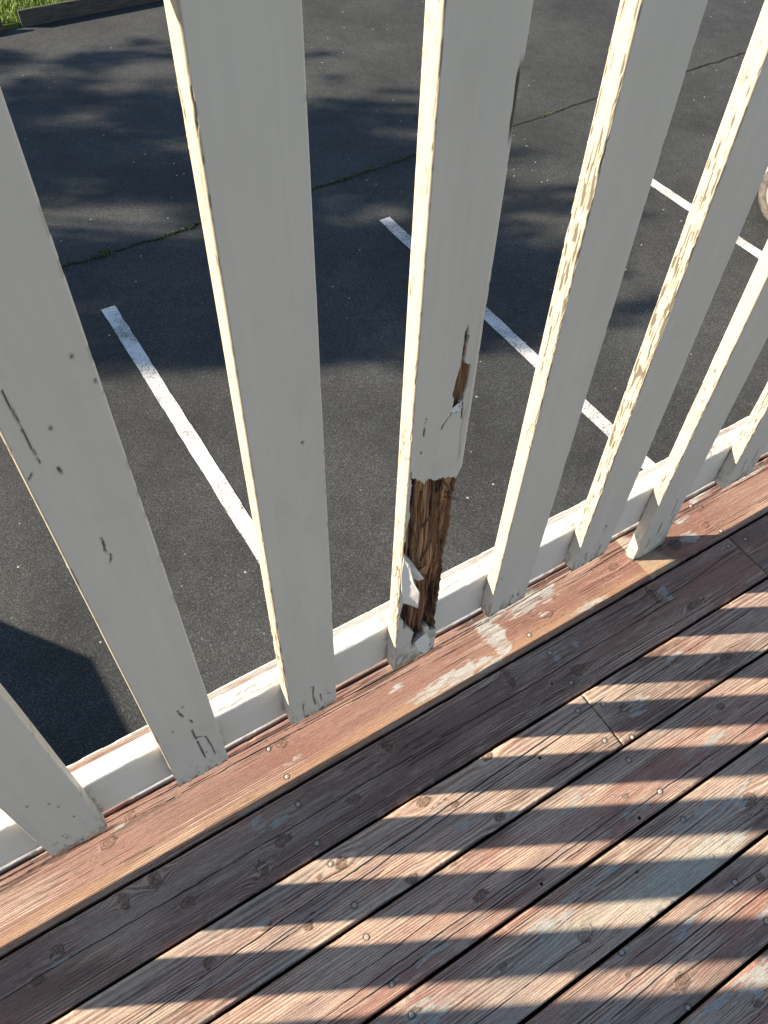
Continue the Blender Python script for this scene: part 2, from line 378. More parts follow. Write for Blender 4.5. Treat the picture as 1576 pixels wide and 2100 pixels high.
def sp_orange(X, Y, c, h, rg, fib, sd):
    # warm, better kept stain, golden along the near edge; tan patch by the long baluster, greyer towards the rail
    warm = lerp(C3(.36, .212, .165)*np.ones(X.shape+(3,)), C3(.31, .165, .125), sst(.4, .65, fbm(X*2.5, Y*14, sd+80, 3)))
    warm = warm*(.62+.42*rg+.24*(fib-.5))[..., None]
    near = 1-sst(-.052, -.018, Y + .018*(fbm(X*3, X*0, sd+81, 2)-.5)); warm = lerp(warm, GOLD, near*.55*sst(.30, .62, fbm(X*2.2, Y*10, sd+86, 3)))
    lum = c.mean(-1); keep = sst(.10, .16, lum)*(1-sst(.30, .42, lum))
    c = lerp(c, warm, keep*.86)
    gv = sst(.53, .60, fbm(X*7, Y*210, sd+83, 3))*sst(.015, .045, Y); c = lerp(c, DARK*1.3, gv*.7); h = h-.0016*gv
    pale_wood = sst(.7285, .7295, X)*(1-sst(.775, .80, X+.5*Y))
    bt = TAN*(.8+.35*fib)[..., None]; c = lerp(c, bt, pale_wood*.85)
    gy = pale_wood*sst(.012, .03, Y); c = lerp(c, C3(.40, .37, .32)*(.7+.5*fib)[..., None], gy*.7)
    d = ((X-.852)/.022)**2+((Y+.020)/.017)**2; k = 1-sst(.7, 1.1, d+.6*(fbm(X*60, Y*60, sd+84, 2)-.5)); c = lerp(c, C3(.075, .06, .055), k*.65)
    return c, h
def sp_dark(X, Y, c, h, rg, fib, sd):
    c = lerp(c, C3(.185, .125, .105)*(.80+.28*rg)[..., None], np.full(X.shape, .22))
    return c, h
def sp_five(X, Y, c, h, rg, fib, sd):
    m = sst(.35, .75, fbm(X*3.5, Y*22, sd+90, 3))*sst(-.25, .05, X)*(1-sst(.38, .52, X))*(1-sst(.0, .05, Y))
    c = lerp(c, C3(.50, .45, .36)*(.75+.4*rg)[..., None], m*.75); return c, h

KN = {0: [(-.592,.046,.012,.009),(-.648,.019,.017,.012),(-.262,.025,.013,.010),(.667,.008,.016,.010),(.996,.033,.015,.011),(.966,-.016,.015,.009),(.437,-.017,.013,.009),(.294,.044,.008,.006)],
      1: [(-.594,.054,.012,.022),(-.659,.047,.010,.016),(-.556,-.019,.015,.010),(-.409,-.037,.011,.018),(-.352,-.010,.017,.011),(-.189,-.014,.016,.009),(-.793,.026,.014,.014),(-.837,.002,.013,.009),(.253,.040,.009,.028),(.403,-.024,.017,.013),(.694,.041,.008,.032),(.769,-.035,.030,.008),(-.07,.050,.009,.020)],
      2: [(-.272,.037,.013,.011),(-.562,.011,.014,.009),(-.449,.012,.010,.007),(-.382,-.029,.010,.007),(-.322,.036,.007,.005),(-.070,.053,.016,.010),(-.016,.015,.011,.007),(.050,-.054,.013,.009),(-.169,-.059,.012,.008),(.101,.063,.012,.010),(.434,-.007,.015,.010),(.727,-.031,.020,.012)],
      3: [(-.072,-.010,.014,.009),(.30,-.01,.008,.006),(.62,.03,.012,.008)],
      4: [(-.108,.015,.009,.006),(.517,-.006,.020,.013),(.060,-.019,.019,.015),(-.284,.040,.010,.008)],
      5: [(.157,-.031,.018,.013),(.42,.02,.010,.007),(.08,.03,.007,.005)],
      6: [(.25,.02,.012,.009)]}
CK = {0: [(-.95,.35,.060,.044,.0012),(-.95,.1,.047,.030,.0010),(.1,.62,.040,.052,.0010),(.55,1.4,.030,.045,.0010)],
      1: [(-1.0,.75,.005,.003,.0015),(.60,.99,.012,.030,.0010),(-.5,.1,-.05,-.045,.0007),(.2,.9,-.047,-.05,.0007)],
      2: [(-1.0,.42,-.020,.037,.0013),(-.60,.36,-.028,.022,.0010),(-.7,-.2,-.03,-.02,.0008),(.42,.9,.02,.03,.0009)],
      3: [(-.6,.30,-.045,-.030,.0013),(-.5,.25,-.028,-.018,.0010),(.1,.9,-.045,-.034,.0011),(-.45,.02,.0,.01,.0007)],
      4: [(.15,.42,.012,.020,.0009),(-.35,.05,-.03,-.03,.0008)],
      5: [(-.1,.30,.016,.020,.0010),(0.,.45,-.008,.0,.0011),(.1,.5,.045,.03,.0008)],
      6: [(.1,.4,.0,.01,.001)]}
PT = {0: [(.405,.038,.062,.026,1.0),(.471,.030,.040,.026,.75),(.290,.002,.026,.050,1.15),(.311,.046,.055,.018,.75),(.160,-.038,.080,.018,1.0),(.080,-.040,.065,.015,.85),(.235,-.055,.04,.010,.8),(.43,-.01,.02,.012,.55),(.020,.006,.025,.014,.5),(-.264,-.020,.035,.010,.45),(.542,-.050,.07,.012,.55),(1.018,.060,.07,.012,.7),(.90,-.025,.035,.018,.75),(.93,.028,.03,.01,.5),(-.62,.035,.022,.012,.55),(1.2,.05,.1,.012,.5)],
      1: [(-.378,.044,.020,.026,.55),(-.337,.026,.030,.010,.5),(.724,.026,.014,.022,.8),(-.80,.01,.03,.012,.45),(.44,.03,.014,.014,.4),(-.40,-.030,.04,.018,.3),(.38,.03,.02,.02,.3)],
      2: [(-.45,.02,.022,.008,.6),(.45,-.02,.06,.03,.33),(.02,-.03,.10,.012,.30),(.62,.03,.05,.014,.4)],
      3: [(.204,.03,.10,.022,.26),(.30,-.045,.05,.016,.35),(-.23,-.045,.08,.012,.40),(.55,-.02,.1,.016,.42)],
      4: [(.355,-.040,.10,.030,.72),(.425,-.045,.06,.020,.7),(.269,-.023,.10,.025,.55),(.010,.023,.07,.030,.34),(-.26,.031,.06,.030,.36),(.49,.01,.08,.03,.4),(.42,.03,.1,.012,.5),(.12,.04,.1,.02,.3),(.20,-.045,.08,.02,.4)],
      5: [(.23,.03,.08,.02,.3),(.12,-.05,.03,.012,.6),(.10,.066,.012,.006,.8),(.41,-.035,.07,.02,.42)],
      6: [(.28,.04,.09,.03,.55),(.19,.055,.05,.012,.6)]}
NL = {0: [(-.290,.028),(-.284,-.045),(.363,-.039),(.991,-.051),(.983,.051)],
      1: [(-.291,.037),(-.295,-.050),(.368,-.041),(1.026,.042),(.970,.048),(.374,.044)],
      2: [(.338,.043),(.396,.026),(.343,-.041),(.400,-.066),(-.290,.046),(-.288,-.042),(.99,.04),(.985,-.04)],
      3: [(.358,.044),(.369,-.041),(-.296,.043),(-.296,-.046),(.99,.04)],
      4: [(.369,.036),(.367,-.047),(-.292,.04),(-.29,-.042)],
      5: [(.370,.040),(.370,-.041),(.096,.064),(.138,-.065)],
      6: [(.36,.042),(.366,-.04)]}
HL = {2: [(.197,.002,.004)], 3: [(.294,-.059,.0045),(.042,-.054,.004)], 4: [(.218,.010,.0042)], 1: [(.33,-.02,.004)]}
fine = {0: (-.95, 1.40), 1: (-.95, 1.22), 2: (-.92, 1.06), 3: (-.70, .90), 4: (-.46, .74), 5: (-.23, .58), 6: (0., .42)}
cfg = {0: dict(red=.9, worn=.34, per=.0034, amp=.00034, ct=.8, special=sp_orange), 1: dict(red=.25, worn=.33, per=.0034, amp=.00026, ct=.6, special=sp_dark),
       2: dict(red=.35, worn=.62, per=.0060, amp=.00055), 3: dict(red=.85, worn=.50, per=.0042, amp=.00042),
       4: dict(red=.7, worn=.60, per=.0056, amp=.00045, special=sp_five), 5: dict(red=.45, worn=.56, per=.0048, amp=.00045), 6: dict(red=.7, worn=.5, per=.005, amp=.0004)}
JT = {0: None, 1: .9918, 2: .3710, 3: None, 4: None, 5: .503, 6: None}
def seg(lst, a, b): return [q for q in lst if a < q[0] < b]
XL, XR = -2.4, 3.2
for k in range(0, 7):
    parts = [(XL, XR)] if JT[k] is None else [(XL, JT[k]-.0016), (JT[k]+.0016, XR)]
    for (a, b) in parts:
        f0, f1 = fine[k]
        if a > f1 or b < f0: f0 = f1 = (a+b)/2
        deck_board(k, a, b, f0, f1, knots=seg(KN[k], a, b), cracks=CK[k] if JT[k] is None or b < JT[k]+.01 else [q for q in CK[k] if q[1] > JT[k]],
                   paint=PT[k], nails=seg(NL[k], a, b), holes=seg(HL.get(k, []), a, b), **cfg[k])
def sp_rim(X, Y, c, h, rg, fib, sd):
    pm = sst(.40, .55, fbm(X*5, Y*30, sd+91, 3)+.10); c = lerp(c, C3(.50, .50, .48)*(.7+.4*fib)[..., None], pm*.9)
    e = sst(.062, .066, Y); c = lerp(c, C3(.68, .66, .60), e); return c, h
deck_board(-1, XL, XR, -.9, 1.5, cracks=[(-1, 1.5, -.04, -.03, .001)], red=.6, worn=.4, per=.004, dy=.0016, dx=.005, special=sp_rim)
for k in range(7, 16):
    deck_board(k, XL, XR, 0, 0, red=.3+.5*rnd.random(), worn=.4+.25*rnd.random(), dy=.004)
for x in (-2.24, -1.59, -.94, -.2925, .3665, .990, 1.64, 2.29, 2.94):
    box('joist', x-.019, x+.019, -2.15, .19, -.24, -.036, JOIST, deck, bevel=.002)
box('added_gap_blocker', XL, XR, -2.15, .19, -.262, -.242, JOIST, deck, bevel=0)  # unseen panel added under the joists so the board gaps stay dark
box('fascia_board', XL, XR, .194, .218, -.25, -.036, m_simple('fascia_paint', (.45, .44, .41), (.6, .59, .56), 6), deck, bevel=.002)

# ------------------------------------------------------------------ railing
rail = empty('railing', (0, 0, 0)); tag(rail, 'cream painted wooden deck railing with flat balusters and peeling paint', 'railing')
CREAM = C3(.625, .575, .485); OLDW = C3(.105, .078, .048); GREYW = C3(.10, .088, .07)
BWID, BTH = .1039, .0303
SP, XO = .242375, [.00031, .00198, -.00017, -.00217, .00144, -.0008, -.00723, .00665]
LOW = [(0.0071,0.75),(0.0157,0.7436),(0.0222,0.7347),(0.032,0.7223),(0.0364,0.73),(0.0488,0.7252),(0.0616,0.719),(0.0764,0.7141),(0.0853,0.7081),(0.112,0.70),(0.112,0.5763),(0.112,0.4403),(0.112,0.3682),(0.112,0.2881),(0.112,0.215),(0.1008,0.2138),(0.0887,0.2192),(0.0799,0.2447),(0.0689,0.2501),(0.0693,0.2277),(0.0424,0.196),(0.0371,0.2169),(0.0427,0.2518),(0.0294,0.281),(0.0149,0.2918),(0.0145,0.3234),(0.0042,0.3324),(0.0055,0.3553),(0.011,0.3896),(0.0353,0.3655),(0.0359,0.4291),(0.0337,0.4454),(0.0195,0.467),(0.0177,0.4789),(0.0371,0.464),(0.0331,0.4878),(0.025,0.5075),(0.0098,0.5385),(0.001,0.5593),(0.0012,0.583),(0.0047,0.5894),(0.0049,0.6253),(0.0094,0.654),(0.0057,0.6814),(0.007,0.7101),(0.0075,0.7332)]
UP = [(0.0762,1.0139),(0.078,1.0062),(0.0778,0.9949),(0.081,0.9927),(0.0798,0.9861),(0.0784,0.9777),(0.0792,0.9645),(0.0782,0.9518),(0.0798,0.9464),(0.0898,0.9381),(0.0906,0.9251),(0.0897,0.9117),(0.0895,0.8997),(0.0866,0.8928),(0.0859,0.8765),(0.0835,0.8735),(0.0797,0.8743),(0.0807,0.8578),(0.0764,0.8545),(0.0667,0.8572),(0.0634,0.8535),(0.0613,0.8556),(0.066,0.864),(0.0663,0.8777),(0.0668,0.8899),(0.064,0.8902),(0.0622,0.8983),(0.0653,0.9189),(0.069,0.9329),(0.0726,0.9467),(0.0721,0.9657),(0.0724,0.9838),(0.0711,1.0003),(0.0744,1.0077)]
SLITS = {4: [(.0249,.8676,.0224,.8527,.0009),(.0224,.8527,.0225,.8327,.0009),(.0858,.8703,.0881,.8366,.0010),(.0604,.855,.0550,.8447,.0005),(.0550,.8447,.0514,.8332,.0005),(.006,.765,.0062,.748,.0005)],
         2: [(.047,.905,.046,.880,.0008),(.045,.880,.050,.866,.0008),(.050,.866,.044,.850,.0007),(.035,1.034,.0365,1.026,.0012),(.010,1.040,.005,1.034,.0007),(.060,.330,.062,.27,.0012),(.062,.27,.064,.20,.0012),(.064,.295,.078,.28,.0008),(.078,.28,.082,.225,.0009),(.082,.225,.083,.19,.0008),(.018,1.15,.021,1.05,.0006),(.05,.42,.055,.39,.0012),(.063,.37,.066,.355,.001)],
         3: [(.072,.924,.074,.921,.0014),(.055,.25,.052,.21,.001),(.052,.21,.056,.17,.001),(.068,.205,.07,.17,.0009),(.03,.2,.028,.17,.0007),(.082,.19,.09,.185,.0008)],
         5: [(.012,.287,.012,.278,.0008),(.060,.18,.064,.165,.0008),(.075,.175,.078,.16,.0009)], 6: [(.06,.270,.066,.262,.0012),(.062,.262,.060,.25,.001),(.03,.19,.032,.16,.0009),(.07,.19,.072,.17,.0008)],
         7: [(.05,.13,.055,.08,.0016),(.07,.21,.075,.14,.0009),(.03,.08,.034,.04,.0010),(.085,.16,.09,.10,.0009)], 8: [(.04,.22,.045,.17,.0009),(.07,.24,.075,.19,.0008),(.085,.2,.09,.16,.0008)], 1: []}
SPECK = {2: [(.086,1.163),(.099,1.126),(.044,1.089),(.053,.401),(.06,.425),(.07,.217),(.03,.36)], 1: [(.03,.364),(.064,.309),(.072,.245),(.037,.195),(.040,.18),(.056,.335)], 3: [(.051,.251)], 4: [(.02,.80)]}
def baluster(i, X0, z0, z1, hi=True):
    rot = (i == 4); sd = 500+i*13
    nf = 112 if rot else (60 if hi else 8); ns = 22 if hi else 4; nbk = 6; r = .0035; nc = 4
    P = []; N = []; fid = []
    def side(pa, pb, nrm, n, f):
        for t in np.linspace(0, 1, n): P.append((pa[0]+(pb[0]-pa[0])*t, pa[1]+(pb[1]-pa[1])*t)); N.append(nrm); fid.append(f)
    def corner(c, a0, f):
        for t in np.linspace(0, 1, nc+2)[1:-1]:
            a = a0+t*math.pi/2; P.append((c[0]+r*math.cos(a), c[1]+r*math.sin(a))); N.append((math.cos(a), math.sin(a))); fid.append(f)
    w, t = BWID, BTH
    side((r, 0), (w-r, 0), (0, -1), nf, 0); corner((w-r, r), -math.pi/2, 1)
    side((w, r), (w, t-r), (1, 0), 10 if hi else 3, 1); corner((w-r, t-r), 0, 2)
    side((w-r, t), (r, t), (0, 1), nbk, 2); corner((r, t-r), math.pi/2, 3)
    side((0, t-r), (0, r), (-1, 0), ns, 3); corner((r, r), math.pi, 3)
    P = np.array(P); N = np.array(N); fid = np.array(fid); m = len(P)
    if rot: zs = np.concatenate([np.arange(z0, 1.06, .0015), np.arange(1.06, z1, .004), [z1]])
    elif hi: zs = np.concatenate([np.arange(z0, z1, .0032), [z1]])
    else: zs = np.linspace(z0, z1, 12)
    nz = len(zs); PX = np.broadcast_to(P[:, 0], (nz, m)); PY = np.broadcast_to(P[:, 1], (nz, m)); Z = np.broadcast_to(zs[:, None], (nz, m))
    FI = np.broadcast_to(fid, (nz, m)); front = FI == 0; left = FI == 3; right = FI == 1
    S = np.broadcast_to(np.cumsum(np.concatenate([[0], np.hypot(*np.diff(P, axis=0).T)])), (nz, m))
    d = .0005*(fbm(S*40, Z*12, sd, 3)-.5); c = np.ones((nz, m, 3))*CREAM*(.96+.08*fbm(S*30, Z*4, sd+1, 3))[..., None]
    off = np.zeros((nz, m))
    if hi:
        A = np.where(left, S-S[:, fid == 3].min(), 0)
        # peeling paint on the sunny edge: long slivers along the grain
        dens = fbm(Z*2.2, Z*0+sd, sd+2, 3); dens = dens + {3: -.03, 4: .0, 5: .05, 6: -.06, 7: .0, 8: .05}.get(i, 0)
        c = lerp(c, C3(.47, .41, .305), left*np.clip(A/.004, 0, 1)*sst(.20, .26, Z)); eg = np.exp(-A/.005)+np.exp(-(BTH-A)/.006)  # left face coloured darker and yellower where the sun hits, offsetting overexposure
        q = fbm(A*400, Z*38, sd+3, 2) + .07*eg + (dens-.58)*.75; m1 = sst(.725, .760, q)*left
        q2 = np.abs(fbm(A*110+3, Z*7, sd+5, 3)-.5); m2 = (1-sst(.007, .016, q2))*sst(.46, .56, fbm(A*60, Z*14, sd+6, 2)+(dens-.5)*.5+.06*eg)*left
        peel = np.maximum(m1, m2*.95)*np.maximum(sst(.23, .30, Z), .12); d = d - .0009*peel + .0005*m1*0
        rim = (sst(.685, .715, q)*left)*(1-m1); d = d + .0005*rim
        c = lerp(c, lerp(OLDW*np.ones(c.shape), GREYW, fbm(A*300, Z*40, sd+7, 2)), peel*.9)
        yel = left*sst(.52, .66, fbm(A*70, Z*3, sd+8, 3)+(dens-.5)*.4); c = lerp(c, C3(.62, .52, .34), yel*.0)
        # chipped arrises
        ed = np.exp(-np.minimum(PX+PY*.3, np.where(front, PX, 9))/.0035)*front
        chip = sst(.60, .66, fbm(Z*60, Z*0+1, sd+9, 3)+(dens-.5)*.25)*np.where(front, np.exp(-PX/.0018), np.where(left, np.exp(-(PY)/.0022), 0)); d = d - .0005*chip; c = lerp(c, OLDW*2, chip*.35)
        chr_ = sst(.66, .72, fbm(Z*45, Z*0+5, sd+10, 3))*np.where(front, np.exp(-(BWID-PX)/.0020), right*1.0); d = d-.0004*chr_; c = lerp(c, GREYW, chr_*.35)
        # front face: brush marks, specks, splits
        d = d + .00045*(fbm(PX*300, Z*6, sd+11, 2)-.5)*front; c = c*(1-.05*front*(fbm(PX*160, Z*2.5, sd+27, 3)-.35))[..., None]
        for (xa, za, xb, zb, wd) in SLITS.get(i, []):
            wob = .0016*(fbm(Z*160, Z*0+xa*900, sd+12, 2)-.5); tt = np.clip(((PX-xa)*(xb-xa)+(Z-za)*(zb-za))/((xb-xa)**2+(zb-za)**2), 0, 1)
            dist = np.hypot(PX-(xa+(xb-xa)*tt)+wob, Z-(za+(zb-za)*tt)); g = np.exp(-(dist/(wd*(1.1-.4*np.abs(2*tt-1)) + .0004))**2)*front
            g = g*sst(.25, .45, fbm(Z*130, PX*130, sd+13, 2)+.1); d = d - .0025*g; c = lerp(c, C3(.045, .04, .03), np.clip(g*1.35, 0, 1))
        for (xa, za) in SPECK.get(i, []):
            g = np.exp(-(((PX-xa)/.0022)**2+((Z-za)/.003)**2)*(1+vn(PX*700, Z*700, sd+14)*1.2))*front; c = lerp(c, C3(.05, .045, .03), np.clip(g*1.3, 0, 1))
        sm = sst(.66, .80, fbm(PX*26, Z*16, sd+15, 3))*front; c = c*(1-.03*sm)[..., None]
        fk = sst(.80, .84, fbm(PX*120, Z*70, sd+25, 2))*front*sst(.5, .6, fbm(PX*9, Z*4, sd+26, 2)); c = lerp(c, C3(.25, .22, .18), fk*0)
        # grime and chips at the bottom end
        bt = np.exp(-(Z-z0)/.010)*sst(.42, .58, fbm(S*110, Z*70, sd+16, 3)); c = lerp(c, C3(.07, .065, .045), np.clip(bt, 0, 1)*.95); d = d-.0018*bt
        bt2 = np.exp(-(Z-z0)/.035)*sst(.62, .68, fbm(S*150, Z*45, sd+17, 3)); c = lerp(c, C3(.10, .09, .06), np.clip(bt2, 0, 1)*.9)
        if i == 7:
            g = (front*sst(.03, .10, PX)*(1-sst(.02, .10, Z)))*sst(.35, .55, fbm(PX*40, Z*30, sd+18, 3)); c = lerp(c, C3(.16, .15, .10), g*.6)
            g = left*(1-sst(.06, .115, Z))*sst(.46, .54, fbm(A*160, Z*60, sd+19, 3)); c = lerp(c, OLDW*1.3, g*.6); d = d-.0012*g
    Q = P[None]*np.ones((nz, 1, 1)); 
    if rot:
        jx = .0022*(fbm(PX*260, Z*120, sd+30, 2)-.5); jz = .012*(fbm(PX*330, Z*25, sd+31, 3)-.5)
        inm = (inpoly(PX+jx, Z+jz*.6, LOW) | inpoly(PX+jx*.5, Z+jz*.4, UP)) & front
        lowm = inpoly(PX+jx, Z+jz, LOW)
        inm_f = inm.astype(float)
        sub = inm_f[:, :nf]; near = blur(sub, 5); lift = np.zeros((nz, m)); lift[:, :nf] = near*(1-sub)
        d = d + .0022*lift
        # long fibres of crumbling wood
        st = fbm(PX*210+3*fbm(PX*60, Z*9, sd+32, 2), Z*7, sd+33, 3); st2 = fbm(PX*520, Z*16, sd+34, 2); blk = vn(PX*95+2*vn(PX*30, Z*8, sd+39), Z*10, sd+35)
        big = fbm(PX*48, Z*6, sd+36, 2)
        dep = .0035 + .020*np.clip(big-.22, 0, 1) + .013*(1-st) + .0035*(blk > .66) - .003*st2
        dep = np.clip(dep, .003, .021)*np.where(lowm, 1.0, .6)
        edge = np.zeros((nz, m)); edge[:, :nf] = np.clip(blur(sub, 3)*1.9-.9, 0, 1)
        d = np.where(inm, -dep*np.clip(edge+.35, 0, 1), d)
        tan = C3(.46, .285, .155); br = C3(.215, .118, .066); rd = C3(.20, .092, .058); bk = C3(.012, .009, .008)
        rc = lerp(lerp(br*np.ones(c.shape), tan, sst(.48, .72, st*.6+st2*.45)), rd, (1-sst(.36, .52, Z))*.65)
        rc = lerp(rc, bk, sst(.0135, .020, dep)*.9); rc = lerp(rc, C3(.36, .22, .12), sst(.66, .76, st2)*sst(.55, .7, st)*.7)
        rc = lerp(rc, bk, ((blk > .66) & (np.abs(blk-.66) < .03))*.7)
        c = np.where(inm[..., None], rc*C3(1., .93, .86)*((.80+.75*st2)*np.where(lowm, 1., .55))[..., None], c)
        c = lerp(c, C3(.80, .78, .72), np.clip(lift*1.2, 0, 1)*.3)
        # eaten right edge
        zz = zs[:, None]; rr_ = sst(.205, .24, zz)*(1-sst(.70, .725, zz)) + 0*PX
        eat = rr_*(.002+.010*fbm(Z*34, Z*0+2, sd+37, 3)+.004*(vn(Z*150, PY*200, sd+38)))
        shrink = eat*np.clip((PX-.07)/(BWID-.07), 0, 1)
        rmask = right*rr_; c = lerp(c, rc*.9, np.clip(rmask, 0, 1))
        # peeled strip high up on the right edge
        pk = sst(1.235, 1.26, Z)*(1-sst(1.31, 1.335, Z))*np.where(front, sst(.0955, .0975, PX+.002*(vn(Z*90, Z*0, sd+40)-.5)), right*1.0); c = lerp(c, C3(.075, .065, .058), np.clip(pk, 0, 1)); d = d-.0018*pk
        # wrinkled paint film over the soft wood
        wr = front*sst(.42, .55, Z)*(1-sst(1.0, 1.35, Z)); fold = np.sin((PX-.030-.02*(Z-.9))*260+2.2*fbm(PX*20, Z*3, sd+41, 2)); d = np.where(inm, d, d + wr*(.0006*fold*sst(.03, .06, PX)+.003*np.exp(-((PX-.060-.03*(Z-.85))/.010)**2) + .0022*np.exp(-((PX-.097)/.0022)**2)))
        crk = front*(~inm)*np.exp(-((PX-.0915-.0015*np.sin(Z*60))/.0007)**2)*sst(.73, .76, Z)*(1-sst(.84, .87, Z)); c = lerp(c, C3(.16, .13, .10), crk*.8)
        Q = Q.copy(); Q[..., 0] = Q[..., 0]-shrink
        gm_ = front*(~inm)*(1-sst(.16, .24, Z))*sst(.45, .6, fbm(PX*70, Z*50, sd+42, 3)); c = lerp(c, C3(.22, .20, .16), gm_*.7)
    Q = Q + N[None]*d[..., None]
    lean = .0015*np.sin(zs*2+i)
    V = np.stack([Q[..., 0].ravel(), Q[..., 1].ravel(), Z.ravel()], 1)
    Fq = grid_quads(m, nz, True)
    lab = None
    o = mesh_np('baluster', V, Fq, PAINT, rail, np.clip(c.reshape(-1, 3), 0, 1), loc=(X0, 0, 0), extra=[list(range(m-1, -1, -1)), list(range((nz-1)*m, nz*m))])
    return o
ZB, ZT = .132, 1.52
BLAB = {1: 'baluster with a grimy chipped foot, leftmost at the rail in the lower left', 2: 'baluster with cracked paint and a split foot, second from the left',
        3: 'sound baluster with a bright sliver of peeling edge, third from the left', 4: 'rotten baluster with broken paint and exposed brown crumbling wood',
        5: 'baluster right of the rotten one, its sunlit edge heavily peeled', 7: 'long baluster reaching down to the deck boards',
        8: 'rightmost baluster with black mould at its foot'}
bal = {}
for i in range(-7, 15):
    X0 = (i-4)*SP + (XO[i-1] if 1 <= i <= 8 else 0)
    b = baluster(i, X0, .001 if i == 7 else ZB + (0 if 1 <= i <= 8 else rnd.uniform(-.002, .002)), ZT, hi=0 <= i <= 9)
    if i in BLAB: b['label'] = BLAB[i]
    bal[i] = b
# bottom rail, top rail
def long_rail(name, y0, y1, z0, z1, x0, x1, f0, f1, seed, rr=.006):
    prof = []; n = 10
    def arc(cy, cz, a0, r):
        for t in np.linspace(0, 1, 5): prof.append((cy+r*math.cos(a0+t*math.pi/2), cz+r*math.sin(a0+t*math.pi/2), math.cos(a0+t*math.pi/2), math.sin(a0+t*math.pi/2)))
    def ln(p, q, nn, nrm):
        for t in np.linspace(0, 1, nn+2)[1:-1]: prof.append((p[0]+(q[0]-p[0])*t, p[1]+(q[1]-p[1])*t, nrm[0], nrm[1]))
    arc(y1-rr, z1-rr, 0, rr); ln((y1-rr, z1), (y0+rr, z1), 14, (0, 1)); arc(y0+rr, z1-rr, math.pi/2, rr); ln((y0, z1-rr), (y0, z0+.003), 26, (-1, 0))
    arc(y0+.003, z0+.003, math.pi, .003); ln((y0+.003, z0), (y1-.003, z0), 4, (0, -1)); arc(y1-.003, z0+.003, -math.pi/2, .003); ln((y1, z0+.003), (y1, z1-rr), 6, (1, 0))
    Pp = np.array(prof); m = len(Pp)
    xs = np.unique(np.concatenate([np.arange(x0, f0, .05), np.arange(f0, f1, .0045), np.arange(f1, x1, .05), [x1]]))
    nx = len(xs); X = np.broadcast_to(xs[:, None], (nx, m)); Yp = np.broadcast_to(Pp[:, 0], (nx, m)); Zp = np.broadcast_to(Pp[:, 1], (nx, m)); Ny = np.broadcast_to(Pp[:, 2], (nx, m)); Nz = np.broadcast_to(Pp[:, 3], (nx, m))
    S = Yp*1.3+Zp
    d = .0006*(fbm(X*14, S*70, seed, 3)-.5); c = np.ones((nx, m, 3))*C3(.70, .665, .585)*(.94+.1*fbm(X*6, S*40, seed+1, 3))[..., None]
    topm = sst(.3, .8, Nz)
    pit = topm*sst(.50, .62, fbm(X*45, Yp*160, seed+2, 3)); d = d-.0009*pit; c = lerp(c, C3(.62, .60, .56), pit*.35)
    for (xa, xb, off) in ((-.38, -.24, .0), (-.34, -.26, .012), (.95, 1.03, .0), (.45, .52, .0), (.1, .2, .006)):
        t = sst(xa, xa+.02, X)*(1-sst(xb-.02, xb, X)); yy = y0+.012+off + .016*(fbm(X*30, X*0+xa, seed+3, 3)-.5)
        g = np.exp(-((Yp-yy)/.0011)**2)*t*topm; d = d-.0018*g; c = lerp(c, C3(.12, .10, .08), np.clip(g, 0, 1)*.85)
    mo = topm*np.exp(-((X-.925)/.02)**2)*sst(.45, .55, fbm(X*110, Yp*110, seed+4, 3)); c = lerp(c, C3(.20, .19, .12), mo*.9)
    ctr = np.array([(q-4)*SP + XO[q-1] for q in range(1, 9)]); jd = np.min(np.minimum(np.abs(X[..., None]-ctr), np.abs(X[..., None]-ctr-BWID)), -1)
    gr = np.exp(-jd/.0045)*sst(.40, .6, fbm(X*90, S*50, seed+5, 3)); c = lerp(c, C3(.14, .13, .10), gr*.7)
    bt = np.exp(-np.abs(Zp-z0)/.006)*sst(.5, .6, fbm(X*30, S*60, seed+6, 3)); c = lerp(c, C3(.22, .18, .13), bt*.8)
    V = np.stack([X.ravel(), (Yp+Ny*d).ravel(), (Zp+Nz*d).ravel()], 1)
    return mesh_np(name, V, grid_quads(m, nx, True)[:, ::-1], PAINT, rail, np.clip(c.reshape(-1, 3), 0, 1), extra=[list(range(m)), list(range(nx*m-1, (nx-1)*m-1, -1))])
long_rail('bottom_rail', BTH+.0006, .0705, .129, .262, -2.4, 3.2, -.95, 1.5, 900)
box('top_rail', -2.4, 3.2, -.03, .10, ZT-.001, ZT+.038, PAINT, rail, bevel=.006)
for xx in (-2.42, 3.22): box('rail_post', xx-.045, xx+.045, .005, .095, -.001, ZT+.10, PAINT, rail, bevel=.004)
for o in rail.children:
    if o.name.startswith(('top_rail', 'rail_post')):
        a = o.data.color_attributes.new('Col', 'FLOAT_COLOR', 'POINT'); a.data.foreach_set('color', [.72, .70, .65, 1]*len(o.data.vertices))

